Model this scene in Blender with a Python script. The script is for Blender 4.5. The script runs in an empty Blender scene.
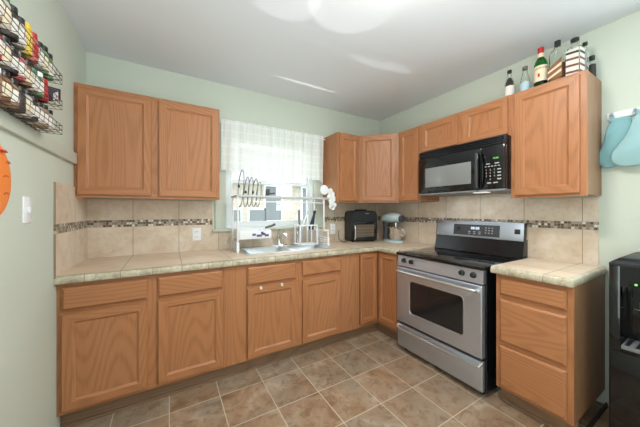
import bpy, bmesh, math, random
from mathutils import Vector, Matrix
random.seed(7)
PI = math.pi
C = bpy.context.scene.collection

# ------------------------------------------------------------------ camera, world, lights, exposure
cam_d = bpy.data.cameras.new('camera'); cam = bpy.data.objects.new('camera', cam_d); C.objects.link(cam)
cam.location = (-2.5005, -2.5811, 1.2807)
cam.rotation_euler = (PI/2, 0, -0.5237)
cam_d.sensor_width = 36; cam_d.lens = 254.0/640*36
cam_d.shift_x = 0.0070; cam_d.shift_y = -0.0041
cam_d.clip_start = 0.02
bpy.context.scene.camera = cam
vs = bpy.context.scene.view_settings
vs.view_transform = 'Standard'; vs.look = 'None'; vs.gamma = 1; vs.use_curve_mapping = False
vs.exposure = 0.0
world = bpy.data.worlds.new('sky'); bpy.context.scene.world = world; world.use_nodes = True
wn = world.node_tree.nodes; bg = wn['Background']
bg.inputs['Color'].default_value = (0.86, 0.93, 1.0, 1); bg.inputs['Strength'].default_value = 4.2

def area(name, loc, rot, sx, sy, power, col):
    l = bpy.data.lights.new(name, 'AREA'); l.shape = 'RECTANGLE'; l.size = sx; l.size_y = sy
    l.energy = power; l.color = col
    o = bpy.data.objects.new(name, l); C.objects.link(o); o.location = loc; o.rotation_euler = rot
    return o
# unseen fill lamp added at the left wall to light the right side
area('left_fill', (-3.0, -2.9, 1.35), (PI/2, 0, -PI/2), 1.0, 1.8, 17, (0.9, 0.97, 1.0))
# added lamp behind the camera, facing up to brighten the ceiling
area('ceiling_fill', (-2.4, -2.85, 1.0), (PI, 0, 0), 1.0, 1.4, 28, (0.82, 0.93, 1.0))
# cool fill lamp added out of view at the right, brightens the left wall
area('right_fill', (-.06, -3.1, 1.9), (PI/2, 0, PI/2), 1.0, 1.2, 36, (0.78, 0.92, 1.0))

def glint(name, src, aim, half, ratio, watts, blend=.15, col=(1.0, 0.99, 0.97)):
    # sun glancing off the worktop and the sink steel throws soft edged patches up on the ceiling
    l = bpy.data.lights.new(name, 'SPOT'); l.energy = watts; l.color = col; l.spot_size = 2*math.radians(half); l.spot_blend = blend; l.shadow_soft_size = .012
    o = bpy.data.objects.new(name, l); C.objects.link(o)
    z = (Vector(src)-Vector(aim)).normalized(); x = Vector((1, 0, 0)); x = (x-z*x.dot(z)).normalized(); y = z.cross(x)
    m = Matrix((x, y, z)).transposed().to_4x4(); m.translation = Vector(src)
    o.matrix_world = m @ Matrix.Diagonal((1, ratio, 1, 1))
glint('sun_glint', (-1.50, -.60, .95), (-1.93, -1.24, 2.509), 7.5, .8, 19)
glint('sun_glint', (-1.50, -.60, .95), (-1.56, -1.40, 2.509), 9.5, .9, 20)
glint('sun_glint', (-1.20, -.60, .95), (-1.05, -.99, 2.509), 8.5, .20, 13, .35)
glint('sun_glint', (-1.20, -.60, .95), (-.80, -1.04, 2.509), 5.5, .35, 15, .25)
glint('sun_glint', (-1.50, -.60, .95), (-1.33, -.40, 2.509), 15, .05, 42, .8)

# ------------------------------------------------------------------ materials
def lin(c):
    c /= 255.0
    return c/12.92 if c <= 0.04045 else ((c+0.055)/1.055)**2.4
def rgb(r, g, b): return (lin(r), lin(g), lin(b), 1)

class NT:
    def __init__(s, name, rough=0.5, metal=0.0, spec=0.5):
        s.m = bpy.data.materials.new(name); s.m.use_nodes = True
        s.t = s.m.node_tree; s.b = s.t.nodes['Principled BSDF']
        s.b.inputs['Roughness'].default_value = rough; s.b.inputs['Metallic'].default_value = metal
        s.b.inputs['Specular IOR Level'].default_value = spec
    def n(s, typ, **kw):
        x = s.t.nodes.new(typ)
        for k, v in kw.items():
            if k == 'ins':
                for i, w in v.items():
                    if hasattr(w, 'is_output'): s.t.links.new(w, x.inputs[i])
                    else: x.inputs[i].default_value = w
            else: setattr(x, k, v)
        return x
    def math(s, op, a, b=0.0, c=None):
        ins = {0: a, 1: b}
        if c is not None: ins[2] = c
        return s.n('ShaderNodeMath', operation=op, ins=ins).outputs[0]
    def mix(s, f, a, b, mode='MIX'):
        x = s.n('ShaderNodeMix', data_type='RGBA', blend_type=mode)
        for i, w in ((0, f), (6, a), (7, b)):
            if hasattr(w, 'is_output'): s.t.links.new(w, x.inputs[i])
            else: x.inputs[i].default_value = w
        return x.outputs[2]
    def ramp(s, f, stops, interp='LINEAR'):
        x = s.n('ShaderNodeValToRGB', ins={0: f}); r = x.color_ramp; r.interpolation = interp
        while len(r.elements) < len(stops): r.elements.new(0.5)
        for e, (p, c) in zip(r.elements, stops): e.position = p; e.color = c
        return x.outputs[0]
    def obj(s): return s.n('ShaderNodeTexCoord').outputs['Object']
    def mapped(s, vec, scale=(1, 1, 1), rand=False):
        loc = (0, 0, 0)
        mp = s.n('ShaderNodeMapping', ins={0: vec, 3: scale})
        if rand:
            r = s.n('ShaderNodeObjectInfo').outputs['Random']
            v = s.n('ShaderNodeVectorMath', operation='SCALE', ins={0: (13.0, 7.0, 9.0), 3: r})
            s.t.links.new(v.outputs[0], mp.inputs[1])
        return mp.outputs[0]
    def noise(s, vec, scale, detail=3.0, rough=0.5, dist=0.0):
        return s.n('ShaderNodeTexNoise', ins={'Vector': vec, 'Scale': scale, 'Detail': detail, 'Roughness': rough, 'Distortion': dist}).outputs['Fac']
    def xyz(s, vec):
        x = s.n('ShaderNodeSeparateXYZ', ins={0: vec}); return x.outputs
    def color(s, c):
        if hasattr(c, 'is_output'): s.t.links.new(c, s.b.inputs['Base Color'])
        else: s.b.inputs['Base Color'].default_value = c
    def bump(s, h, strength=0.2, dist=0.002):
        b = s.n('ShaderNodeBump', ins={'Strength': strength, 'Distance': dist, 'Height': h})
        s.t.links.new(b.outputs[0], s.b.inputs['Normal'])

def plain(name, c, rough=0.5, metal=0.0, spec=0.5, emit=None, es=0.0, vary=0.04):
    k = NT(name, rough, metal, spec)
    if vary:
        f = k.noise(k.mapped(k.obj(), rand=True), 9.0, 2.0)
        k.color(k.mix(f, tuple(v*(1-vary) for v in c[:3])+(1,), tuple(min(1, v*(1+vary)) for v in c[:3])+(1,)))
    else: k.color(c)
    if emit: k.b.inputs['Emission Color'].default_value = emit; k.b.inputs['Emission Strength'].default_value = es
    return k.m

def glassy(name, c, rough=0.02, ior=1.45):
    k = NT(name, rough); k.color(c); k.b.inputs['Transmission Weight'].default_value = 1.0; k.b.inputs['IOR'].default_value = ior
    return k.m

def paint(name, c, var=0.02):
    k = NT(name, 0.62, 0, 0.3); v = k.obj()
    f = k.noise(v, 1.6, 3.0)
    k.color(k.mix(f, tuple(x*(1-var) for x in c[:3])+(1,), tuple(min(1, x*(1+var)) for x in c[:3])+(1,)))
    k.bump(k.noise(v, 160.0, 2.0), 0.06, 0.001)
    return k.m

def oak(name, axis, a, b, dark, rough=0.38):
    k = NT(name, rough, 0, 0.42)
    sc = [1.0, 1.0, 1.0]; sc['xyz'.index(axis)] = 0.11
    v = k.mapped(k.obj(), tuple(sc), rand=True)
    n1 = k.noise(v, 2.7, 1.0, 0.35)
    rings = k.math('SINE', k.math('MULTIPLY', n1, 300.0))
    rings = k.math('MULTIPLY_ADD', rings, 0.5, 0.5)
    sc2 = [1.0, 1.0, 1.0]; sc2['xyz'.index(axis)] = 0.03
    v2 = k.mapped(k.obj(), tuple(sc2), rand=True)
    fine = k.noise(v2, 260.0, 2.0, 0.6)
    broad = k.noise(v, 3.0, 2.0)
    base = k.mix(broad, a, b)
    pore = k.math('MULTIPLY', k.math('POWER', rings, 2.2), k.math('MULTIPLY_ADD', fine, 0.9, 0.05))
    col = k.mix(k.math('MULTIPLY', pore, 0.55), base, dark)
    col = k.mix(k.math('MULTIPLY', k.math('SUBTRACT', fine, 0.35), 0.4), col, dark)
    k.color(col); k.bump(fine, 0.08, 0.001)
    return k.m

def tile_mask(k, u, v, su, sv, ou, ov, g):
    res = []; cells = []
    for c, s_, o in ((u, su, ou), (v, sv, ov)):
        t = k.math('DIVIDE', k.math('SUBTRACT', c, o), s_)
        fr = k.math('FRACT', t); d = k.math('MULTIPLY', k.math('MINIMUM', fr, k.math('SUBTRACT', 1.0, fr)), s_)
        res.append(k.math('LESS_THAN', d, g/2)); cells.append(k.math('FLOOR', t))
    m = k.math('MAXIMUM', res[0], res[1])
    cv = k.n('ShaderNodeCombineXYZ', ins={0: cells[0], 1: cells[1]}).outputs[0]
    wn_ = k.n('ShaderNodeTexWhiteNoise', ins={'Vector': cv})
    return m, wn_.outputs['Value'], wn_.outputs['Color'], cv

def mat_floor():
    k = NT('floor_stone_tile', 0.36, 0, 0.4); v = k.obj(); x, y, z = k.xyz(v)
    m, val, colr, cv = tile_mask(k, x, y, 0.305, 0.304, -1.583, -0.729, 0.0055)
    off = k.n('ShaderNodeVectorMath', operation='MULTIPLY_ADD', ins={0: colr, 1: (20, 20, 20), 2: v}).outputs[0]
    n1 = k.noise(off, 4.2, 6.0, 0.62, 0.9); n2 = k.noise(off, 15.0, 5.0, 0.65, 0.6); n3 = k.noise(off, 2.2, 3.0, 0.5, 0.4)
    base = k.ramp(n1, [(0.30, rgb(112, 88, 68)), (0.44, rgb(150, 122, 98)), (0.55, rgb(164, 140, 116)), (0.68, rgb(182, 168, 150))])
    base = k.mix(k.math('MULTIPLY', k.ramp(n3, [(0.45, (0, 0, 0, 1)), (0.62, (1, 1, 1, 1))]), 0.55), base, rgb(140, 132, 118))
    base = k.mix(k.math('MULTIPLY', k.ramp(n2, [(0.36, (1, 1, 1, 1)), (0.50, (0, 0, 0, 1))]), 0.55), base, rgb(100, 76, 54))
    base = k.mix(k.math('MULTIPLY', val, 0.28), base, rgb(160, 118, 82))
    k.color(k.mix(m, base, rgb(196, 184, 166)))
    k.bump(k.math('SUBTRACT', k.math('MULTIPLY', n2, 0.3), m), 0.35, 0.003)
    return k.m

def mat_splash(name, axis, origin):
    k = NT(name, 0.42, 0, 0.4); v = k.obj(); o = k.xyz(v); u = o['XYZ'.index(axis)]; z = o[2]
    m, val, colr, cv = tile_mask(k, u, z, 0.3345, 50.0, origin, 0.1, 0.004)
    n1 = k.noise(v, 6.0, 6.0, 0.62, 0.3); n2 = k.noise(v, 34.0, 4.0, 0.7)
    base = k.ramp(n1, [(0.32, rgb(204, 182, 158)), (0.5, rgb(218, 200, 180)), (0.68, rgb(226, 212, 196))])
    base = k.mix(k.math('MULTIPLY', k.ramp(n2, [(0.5, (0, 0, 0, 1)), (0.72, (1, 1, 1, 1))]), 0.4), base, rgb(184, 164, 142))
    base = k.mix(m, base, rgb(150, 130, 108))
    mm, mv, mc, _ = tile_mask(k, u, z, 0.0187, 0.0187, 0.004, 1.1505, 0.003)
    pal = k.ramp(mv, [(0.0, rgb(96, 80, 68)), (0.2, rgb(146, 132, 118)), (0.38, rgb(190, 176, 158)), (0.52, rgb(116, 98, 82)),
                      (0.66, rgb(166, 158, 150)), (0.8, rgb(76, 68, 64)), (0.88, rgb(230, 225, 216))], 'CONSTANT')
    pal = k.mix(mm, pal, rgb(170, 150, 126))
    band = k.math('MULTIPLY', k.math('GREATER_THAN', z, 1.1505), k.math('LESS_THAN', z, 1.2066))
    k.color(k.mix(band, base, pal))
    k.bump(k.math('MULTIPLY', m, -1.0), 0.3, 0.002)
    return k.m

def mat_counter():
    k = NT('counter_travertine_tile', 0.34, 0, 0.45); v = k.obj(); x, y, z = k.xyz(v)
    m, val, colr, cv = tile_mask(k, x, y, 0.3345, 0.3345, -2.757, -1.9705, 0.0045)
    m2 = k.math('MULTIPLY', m, 1.0)
    n1 = k.noise(v, 5.0, 6.0, 0.6, 0.4); n2 = k.noise(v, 40.0, 4.0, 0.7)
    base = k.ramp(n1, [(0.32, rgb(210, 184, 156)), (0.5, rgb(224, 202, 178)), (0.68, rgb(232, 216, 196))])
    base = k.mix(k.math('MULTIPLY', n2, 0.3), base, rgb(190, 168, 142))
    k.color(k.mix(m2, base, rgb(138, 120, 98)))
    k.bump(k.math('MULTIPLY', m2, -1.0), 0.3, 0.002)
    return k.m

def mat_nosing():
    k = NT('counter_edge_stone', 0.4, 0, 0.4); v = k.obj(); x, y, z = k.xyz(v)
    n1 = k.noise(v, 14.0, 6.0, 0.7, 0.4); n2 = k.noise(v, 60.0, 4.0, 0.7)
    base = k.ramp(n1, [(0.3, rgb(150, 142, 120)), (0.5, rgb(192, 182, 158)), (0.7, rgb(220, 210, 190))])
    base = k.mix(k.math('MULTIPLY', k.ramp(n2, [(0.5, (0, 0, 0, 1)), (0.68, (1, 1, 1, 1))]), 0.55), base, rgb(128, 122, 104))
    m, _, _, _ = tile_mask(k, x, y, 0.16725, 0.16725, -2.757, -1.9705, 0.004)
    k.color(k.mix(k.math('MULTIPLY', m, 0.8), base, rgb(130, 116, 96)))
    return k.m

def mat_steel(name='brushed_steel', c=(0.56, 0.61, 0.70, 1), rough=0.36, axis='y', metal=0.85):
    k = NT(name, rough, metal)
    sc = [300.0, 300.0, 300.0]; sc['xyz'.index(axis)] = 3.0
    f = k.noise(k.mapped(k.obj(), tuple(sc)), 1.0, 2.0)
    k.color(k.mix(f, tuple(x*0.9 for x in c[:3])+(1,), tuple(min(1, x*1.1) for x in c[:3])+(1,)))
    k.bump(f, 0.03, 0.0005)
    return k.m

def mat_curtain():
    k = NT('sheer_plaid_cloth', 0.85, 0, 0.1); v = k.obj(); x, y, z = k.xyz(v)
    m, _, _, _ = tile_mask(k, x, z, 0.075, 0.075, 0.01, 0.02, 0.010)
    col = k.mix(m, rgb(240, 243, 240), rgb(250, 252, 250))
    k.color(col)
    tr = k.n('ShaderNodeBsdfTranslucent', ins={0: (0.93, 0.95, 0.93, 1)}).outputs[0]
    tp = k.n('ShaderNodeBsdfTransparent').outputs[0]
    a = k.n('ShaderNodeMixShader', ins={0: 0.18, 1: k.b.outputs[0], 2: tr}).outputs[0]
    f = k.math('MULTIPLY_ADD', m, -0.03, 0.06)
    b = k.n('ShaderNodeMixShader', ins={0: f, 1: a, 2: tp}).outputs[0]
    out = k.t.nodes['Material Output']; k.t.links.new(b, out.inputs['Surface'])
    return k.m

def mat_siding():
    k = NT('white_lap_siding', 0.7); v = k.obj(); x, y, z = k.xyz(v)
    fr = k.math('FRACT', k.math('DIVIDE', z, 0.13))
    k.color(k.mix(k.math('LESS_THAN', fr, 0.10), rgb(186, 174, 160), rgb(164, 154, 142)))
    return k.m

def mat_pane():
    k = NT('window_glass', 0.0)
    gl = k.n('ShaderNodeBsdfGlossy', ins={0: (1, 1, 1, 1), 1: 0.0}).outputs[0]
    tp = k.n('ShaderNodeBsdfTransparent', ins={0: (0.97, 0.985, 0.98, 1)}).outputs[0]
    mx = k.n('ShaderNodeMixShader', ins={0: 0.05, 1: tp, 2: gl}).outputs[0]
    k.t.links.new(mx, k.t.nodes['Material Output'].inputs['Surface'])
    return k.m

OA, OB, OD = rgb(187, 129, 88), rgb(172, 114, 74), rgb(122, 74, 44)
M = dict(
    wall=paint('sage_wall_paint', rgb(204, 210, 197)), ceil=paint('white_ceiling_paint', rgb(234, 237, 242), 0.012),
    floor=mat_floor(), splash_x=mat_splash('backsplash_tile_along_x', 'X', -2.757), splash_y=mat_splash('backsplash_tile_along_y', 'Y', -1.9795),
    counter=mat_counter(), nosing=mat_nosing(),
    oak_v=oak('oak_upright_grain', 'z', OA, OB, OD), oak_h=oak('oak_level_grain', 'x', OA, OB, OD),
    oak_side=oak('oak_veneer_side', 'z', rgb(160, 120, 88), rgb(148, 108, 78), rgb(112, 78, 54), 0.45),
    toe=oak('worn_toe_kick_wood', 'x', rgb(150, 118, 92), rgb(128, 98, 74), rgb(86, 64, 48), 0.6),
    dark_gap=plain('cabinet_interior_shade', rgb(70, 46, 30), 0.8),
    steel=mat_steel(), steel_z=mat_steel('brushed_steel_upright', (0.6, 0.6, 0.6, 1), 0.3, 'x'), chrome=plain('polished_chrome', (0.75, 0.76, 0.77, 1), 0.12, 1.0, vary=0),
    sink=mat_steel('sink_steel', (0.74, 0.75, 0.76, 1), 0.28, 'x'),
    black=plain('black_enamel', rgb(20, 21, 24), 0.22, 0, 0.5), gloss=plain('black_glass', rgb(12, 13, 16), 0.05, 0, 0.6, vary=0),
    blackm=plain('matt_black_plastic', rgb(24, 26, 31), 0.45), wire=plain('black_wire', rgb(62, 50, 43), 0.4, 0.2), grey=plain('mid_grey_plastic', rgb(120, 122, 124), 0.45),
    dgrey=plain('dark_grey_plastic', rgb(64, 66, 70), 0.4),
    shelf=plain('pale_grey_enamel', rgb(196, 200, 204), 0.35),
    white=plain('white_plastic', rgb(240, 241, 242), 0.35, 0, 0.5, vary=0.01), vinyl=plain('white_vinyl', rgb(238, 241, 243), 0.4, vary=0.01),
    curtain=mat_curtain(), pane=mat_pane(), siding=mat_siding(),
    knife=plain('blue_black_handle', rgb(36, 42, 54), 0.35),
    ovenglass=plain('oven_door_glass', rgb(30, 31, 33), 0.08, 0, 0.6), screen=plain('perforated_microwave_screen', rgb(128, 130, 130), 0.12, 0, 0.8),
    led_green=plain('green_display', rgb(120, 220, 120), 0.4, emit=rgb(170, 210, 110), es=0.45, vary=0),
    led_white=plain('white_display', rgb(230, 240, 250), 0.4, emit=rgb(225, 240, 255), es=0.9, vary=0),
    key=plain('printed_key_grey', rgb(176, 178, 176), 0.5, vary=0),
    mitt=plain('teal_quilted_cloth', rgb(134, 178, 184), 0.85, 0, 0.2), mitt2=plain('pale_teal_quilted_cloth', rgb(156, 194, 198), 0.85, 0, 0.2),
    orange=plain('orange_enamel', rgb(246, 140, 62), 0.5), rust=plain('dark_orange_mark', rgb(214, 96, 46), 0.5),
    mixer=plain('pale_blue_enamel', rgb(186, 203, 205), 0.22), bowl=plain('polished_bowl_steel', (0.72, 0.7, 0.67, 1), 0.1, 1.0, vary=0),
    clear=glassy('clear_bottle_glass', (0.95, 0.98, 0.96, 1)), greenglass=glassy('green_bottle_glass', (0.08, 0.50, 0.12, 1)),
    jarglass=glassy('spice_jar_glass', (0.96, 0.97, 0.95, 1)),
    cola=plain('dark_drink', rgb(48, 24, 14), 0.1), red=plain('red_foil', rgb(186, 36, 40), 0.35), amber=plain('amber_liquor', rgb(176, 116, 62), 0.1),
    cream=plain('cream_paper_label', rgb(228, 214, 184), 0.6), wlabel=plain('white_paper_label', rgb(226, 220, 212), 0.6), blabel=plain('pale_blue_paper_label', rgb(178, 204, 216), 0.6),
    brownlabel=plain('brown_paper_label', rgb(140, 92, 64), 0.6), stripe=plain('russet_print', rgb(120, 72, 56), 0.6), ink=plain('dark_print', rgb(46, 40, 38), 0.6),
    blackcap=plain('black_cap', rgb(28, 27, 28), 0.35), graycap=plain('grey_metal_cap', rgb(120, 116, 108), 0.35, 0.6),
    lampglass=plain('lit_lamp_glass', rgb(255, 244, 225), 0.4, emit=rgb(255, 249, 240), es=96.0, vary=0),
    hood_lamp=plain('lit_hood_lamp', rgb(250, 250, 245), 0.4, emit=rgb(255, 250, 240), es=0.7, vary=0),
    dgloss=plain('polished_charcoal', rgb(52, 54, 58), 0.12, 0, 0.8, vary=0),
    grass=plain('lawn', rgb(110, 128, 84), 0.9), shingle=plain('grey_roof_shingle', rgb(150, 148, 148), 0.9), housepane=plain('house_window_grey', rgb(112, 116, 120), 0.5),
    dark_trim=plain('dark_shoe_moulding', rgb(52, 46, 44), 0.5), logo=plain('dark_badge', rgb(40, 40, 44), 0.3),
)

# ------------------------------------------------------------------ mesh helpers
class MB:
    def __init__(s): s.bm = bmesh.new()
    def _mi(s, faces, mi):
        for f in faces: f.material_index = mi
    def box(s, x0, x1, y0, y1, z0, z1, bev=0.0, mi=0, seg=2):
        x0, x1 = sorted((x0, x1)); y0, y1 = sorted((y0, y1)); z0, z1 = sorted((z0, z1))
        v = [s.bm.verts.new(p) for p in ((x0,y0,z0),(x1,y0,z0),(x1,y1,z0),(x0,y1,z0),(x0,y0,z1),(x1,y0,z1),(x1,y1,z1),(x0,y1,z1))]
        fs = [s.bm.faces.new([v[i] for i in q]) for q in ((3,2,1,0),(4,5,6,7),(0,1,5,4),(1,2,6,5),(2,3,7,6),(3,0,4,7))]
        s._mi(fs, mi)
        if bev > 0:
            es = list({e for f in fs for e in f.edges})
            r = bmesh.ops.bevel(s.bm, geom=es, offset=bev, segments=seg, profile=0.5, affect='EDGES', clamp_overlap=True)
            s._mi(r['faces'], mi)
        return s
    def loft(s, loops, mi=0, cap=True, closed=True, mis=None):
        vs_ = [[s.bm.verts.new(p) for p in l] for l in loops]; n = len(loops[0])
        for a, b in zip(vs_, vs_[1:]):
            for i in range(n if closed else n-1):
                f = s.bm.faces.new((a[i], a[(i+1) % n], b[(i+1) % n], b[i])); f.material_index = mis[i % len(mis)] if mis else mi
        if cap and closed:
            for l, rev in ((vs_[0], True), (vs_[-1], False)):
                f = s.bm.faces.new(l[::-1] if rev else l); f.material_index = mi
        return s
    def prism(s, poly, axis, a, b, mi=0, bev=0.0):
        def P(p, t):
            if axis == 'x': return (t, p[0], p[1])
            if axis == 'y': return (p[0], t, p[1])
            return (p[0], p[1], t)
        if bev:
            c = (sum(p[0] for p in poly)/len(poly), sum(p[1] for p in poly)/len(poly))
            def sh(p):
                d = Vector((p[0]-c[0], p[1]-c[1])); l = d.length or 1; d = d*(1-bev/l); return (c[0]+d.x, c[1]+d.y)
            sgn = 1 if b > a else -1
            return s.loft([[P(sh(p), a) for p in poly], [P(p, a+sgn*bev) for p in poly], [P(p, b-sgn*bev) for p in poly], [P(sh(p), b) for p in poly]], mi)
        return s.loft([[P(p, a) for p in poly], [P(p, b) for p in poly]], mi)
    def cyl(s, p0, p1, r, r1=None, seg=16, mi=0):
        return s.tube([p0, p1], r, seg, mi, r1)
    def tube(s, pts, r, seg=8, mi=0, r1=None, closed=False):
        pts = [Vector(p) for p in pts]; n = len(pts); loops = []; nrm = None
        for i, p in enumerate(pts):
            if closed: t = pts[(i+1) % n]-pts[i-1]
            else: t = (pts[min(i+1, n-1)]-pts[max(i-1, 0)])
            t.normalize()
            if nrm is None:
                nrm = t.orthogonal().normalized()
            else:
                nrm = (nrm - t*nrm.dot(t)); nrm = nrm.normalized() if nrm.length > 1e-6 else t.orthogonal().normalized()
            bn = t.cross(nrm); rr = r if r1 is None else r+(r1-r)*i/(n-1)
            loops.append([p+(nrm*math.cos(a)+bn*math.sin(a))*rr for a in (2*PI*j/seg for j in range(seg))])
        if closed: loops.append(loops[0]); return s.loft(loops, mi, cap=False)
        return s.loft(loops, mi)
    def lathe(s, prof, c=(0, 0, 0), seg=24, mi=0, sx=1.0, sy=1.0, sq=None):
        loops = []
        for r, z in prof:
            l = []
            for j in range(seg):
                a = 2*PI*j/seg; ca, sa = math.cos(a), math.sin(a)
                k = 1.0
                if sq: k = 1.0/((abs(ca)**sq+abs(sa)**sq)**(1.0/sq))
                l.append((c[0]+r*k*ca*sx, c[1]+r*k*sa*sy, c[2]+z))
            loops.append(l)
        return s.loft(loops, mi, cap=(tuple(prof[0]) != tuple(prof[-1])))
    def build(s, name, mats, parent=None, smooth=35, weld=False):
        if weld: bmesh.ops.remove_doubles(s.bm, verts=s.bm.verts, dist=1e-5)
        bmesh.ops.recalc_face_normals(s.bm, faces=s.bm.faces)
        me = bpy.data.meshes.new(name); s.bm.to_mesh(me); s.bm.free()
        for m in (mats if isinstance(mats, (list, tuple)) else [mats]): me.materials.append(m)
        if smooth:
            me.polygons.foreach_set('use_smooth', [True]*len(me.polygons))
            me.set_sharp_from_angle(angle=math.radians(smooth))
        o = bpy.data.objects.new(name, me); C.objects.link(o)
        if parent: o.parent = parent
        return o

def tag(o, label, cat, group=None):
    o['label'] = label; o['category'] = cat
    if group: o['group'] = group
    return o
def thing(name, label, cat, loc=(0, 0, 0), rz=0.0, group=None):
    o = bpy.data.objects.new(name, None); C.objects.link(o); o.location = loc; o.rotation_euler = (0, 0, rz)
    o.empty_display_size = 0.05
    return tag(o, label, cat, group)
def struct(o): o['kind'] = 'structure'; return o
def copy_tree(o, parent=None):
    c = o.copy(); C.objects.link(c)
    if parent: c.parent = parent
    for ch in list(o.children): copy_tree(ch, c)
    return c
def text(name, body, size, mat, parent, mtx, depth=0.0004):
    cu = bpy.data.curves.new(name, 'FONT'); cu.body = body; cu.size = size; cu.extrude = depth; cu.align_x = 'CENTER'; cu.align_y = 'CENTER'
    t = bpy.data.objects.new(name, cu); C.objects.link(t)
    dg = bpy.context.evaluated_depsgraph_get(); me = bpy.data.meshes.new_from_object(t.evaluated_get(dg))
    bpy.data.objects.remove(t); me.transform(mtx); me.materials.clear(); me.materials.append(mat)
    o = bpy.data.objects.new(name, me); C.objects.link(o); o.parent = parent
    return o

# ------------------------------------------------------------------ the setting
XL, YF, H = -3.053, -4.25, 2.509
struct(MB().box(XL-.15, .15, YF-.15, .15, -.1, 0).build('floor', M['floor'], smooth=0))
struct(MB().box(XL-.15, .15, YF-.15, .15, H, H+.12).build('ceiling', M['ceil'], smooth=0))
struct(MB().box(XL-.15, XL, YF, .12, 0, H).build('wall_left', M['wall'], smooth=0))
struct(MB().box(0, .15, YF, .12, 0, H).build('wall_right', M['wall'], smooth=0))
struct(MB().box(XL-.15, .15, YF-.12, YF, 0, H).build('wall_front', M['wall'], smooth=0))
WX0, WX1, WZ0, WZ1 = -2.02, -1.03, 1.108, 2.06
struct(MB().box(XL, WX0, 0, .12, 0, H).box(WX1, 0, 0, .12, 0, H).box(WX0, WX1, 0, .12, 0, WZ0).box(WX0, WX1, 0, .12, WZ1, H).build('wall_back', M['wall'], smooth=0))
# chair rail ledge on the left wall
struct(MB().box(XL, XL+.022, YF, -.315, 1.592, 1.664, .004).build('trim_1', M['wall']))
# window: white vinyl frame, two sashes, panes, painted casing and stool
wf = MB().box(WX0, WX0+.045, .03, .1, WZ0, WZ1, .003).box(WX1-.045, WX1, .03, .1, WZ0, WZ1, .003).box(WX0+.044, WX1-.044, .0305, .1, WZ0, WZ0+.03).box(WX0+.044, WX1-.044, .0305, .1, WZ1-.04, WZ1).build('window_1', M['vinyl']); struct(wf)
for nm, z0, z1, y0 in (('lower_sash', WZ0+.03, 1.60, .042), ('upper_sash', 1.565, WZ1-.04, .068)):
    a, b = WX0+.045, WX1-.045
    s_ = MB().box(a+.0005, a+.028, y0, y0+.024, z0+.0005, z1, .003).box(b-.028, b-.0005, y0, y0+.024, z0+.0005, z1, .003).box(a+.026, b-.026, y0+.0006, y0+.0234, z0+.0005, z0+.035).box(a+.026, b-.026, y0+.0006, y0+.0234, z1-.035, z1-.0005).build(nm, M['vinyl'], wf)
    MB().box(a+.028, b-.028, y0+.010, y0+.014, z0+.035, z1-.035).build('pane', M['pane'], s_, smooth=0)
MB().box(-2.12, WX0-.002, -.018, -.0005, WZ0, 2.15, .003).box(WX1+.002, -.935, -.018, -.0005, WZ0, 2.15, .003).box(WX0-.003, WX1+.003, -.0175, -.0005, WZ1+.002, 2.149).build('window_casing', M['wall'], wf)
MB().box(-2.142, -.90, -.045, -.0005, 1.084, WZ0, .004).box(WX0+.001, WX1-.001, -.0005, .03, WZ0-.02, WZ0+.001).build('window_sill', M['wall'], wf)
# tiled backsplash on three walls (tile faces 10 mm proud of the paint)
struct(MB().box(XL, -.92, -.010, 0, .90, 1.083).box(XL, -2.1425, -.010, 0, 1.083, 1.3725).box(-.899, -.0105, -.010, 0, .90, 1.3725).build('trim_2', M['splash_x'], smooth=0))
struct(MB().box(-.010, 0, -2.056, 0, .80, 1.3725).box(-.010, 0, -1.674, -.90, 1.3725, 1.44).build('trim_3', M['splash_y'], smooth=0))
struct(MB().box(XL, XL+.010, -.640, -.0105, .90, 1.441, .0).build('trim_4', M['splash_y'], smooth=0))
struct(MB().box(-.014, 0, YF, -2.40, 0, .09, .003).build('baseboard_right', M['dark_trim']))

# outdoors seen through the window
struct(MB().box(-30, 30, .2, 60, -.6, -.5).build('ground', M['grass'], smooth=0))
hs = thing('neighbour_house', 'white sided neighbouring house seen outside through the kitchen window', 'house', (0, 4.2, -.5))
MB().box(-6, 9, 0, 5, 0, 2.62).build('wall', M['siding'], hs, smooth=0)
MB().prism([(-.35, 2.55), (5.35, 2.55), (2.5, 4.1)], 'x', -6.3, 9.3).build('roof', M['shingle'], hs, smooth=0)
for a, b, c, d in ((-1.10, -.87, 1.50, 1.81), (-.64, -.21, 1.48, 1.81), (-.19, .27, 1.52, 2.46), (.95, 1.3, 1.45, 2.46)):
    w_ = MB().box(a-.05, b+.05, -.03, .0, c-.05, d+.05).build('window_frame', M['vinyl'], hs, smooth=0)
    MB().box(a, b, -.035, -.03, c, d).build('pane', M['housepane'], w_, smooth=0)

# ------------------------------------------------------------------ cabinets
def rect(x0, x1, z0, z1, i, y): return [(x0+i, y, z0+i), (x1-i, y, z0+i), (x1-i, y, z1-i), (x0+i, y, z1-i)]
def door(x0, x1, z0, z1, y0, parent, th=.019, fw=.056):
    m = MB()
    L = [rect(x0, x1, z0, z1, 0, y0), rect(x0, x1, z0, z1, 0, y0-th+.004), rect(x0, x1, z0, z1, .003, y0-th), rect(x0, x1, z0, z1, fw-.010, y0-th),
         rect(x0, x1, z0, z1, fw-.008, y0-th+.003), rect(x0, x1, z0, z1, fw+.004, y0-th+.011), rect(x0, x1, z0, z1, fw+.004, y0), rect(x0, x1, z0, z1, 0, y0)]
    m.loft(L, cap=False, mis=[1, 0, 1, 0])
    d = m.build('door', [M['oak_v'], M['oak_h']], parent, weld=True, smooth=20)
    MB().box(x0+fw, x1-fw, y0-th+.0105, y0-.002, z0+fw, z1-fw).build('panel', M['oak_v'], d, smooth=0)
    return d
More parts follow.
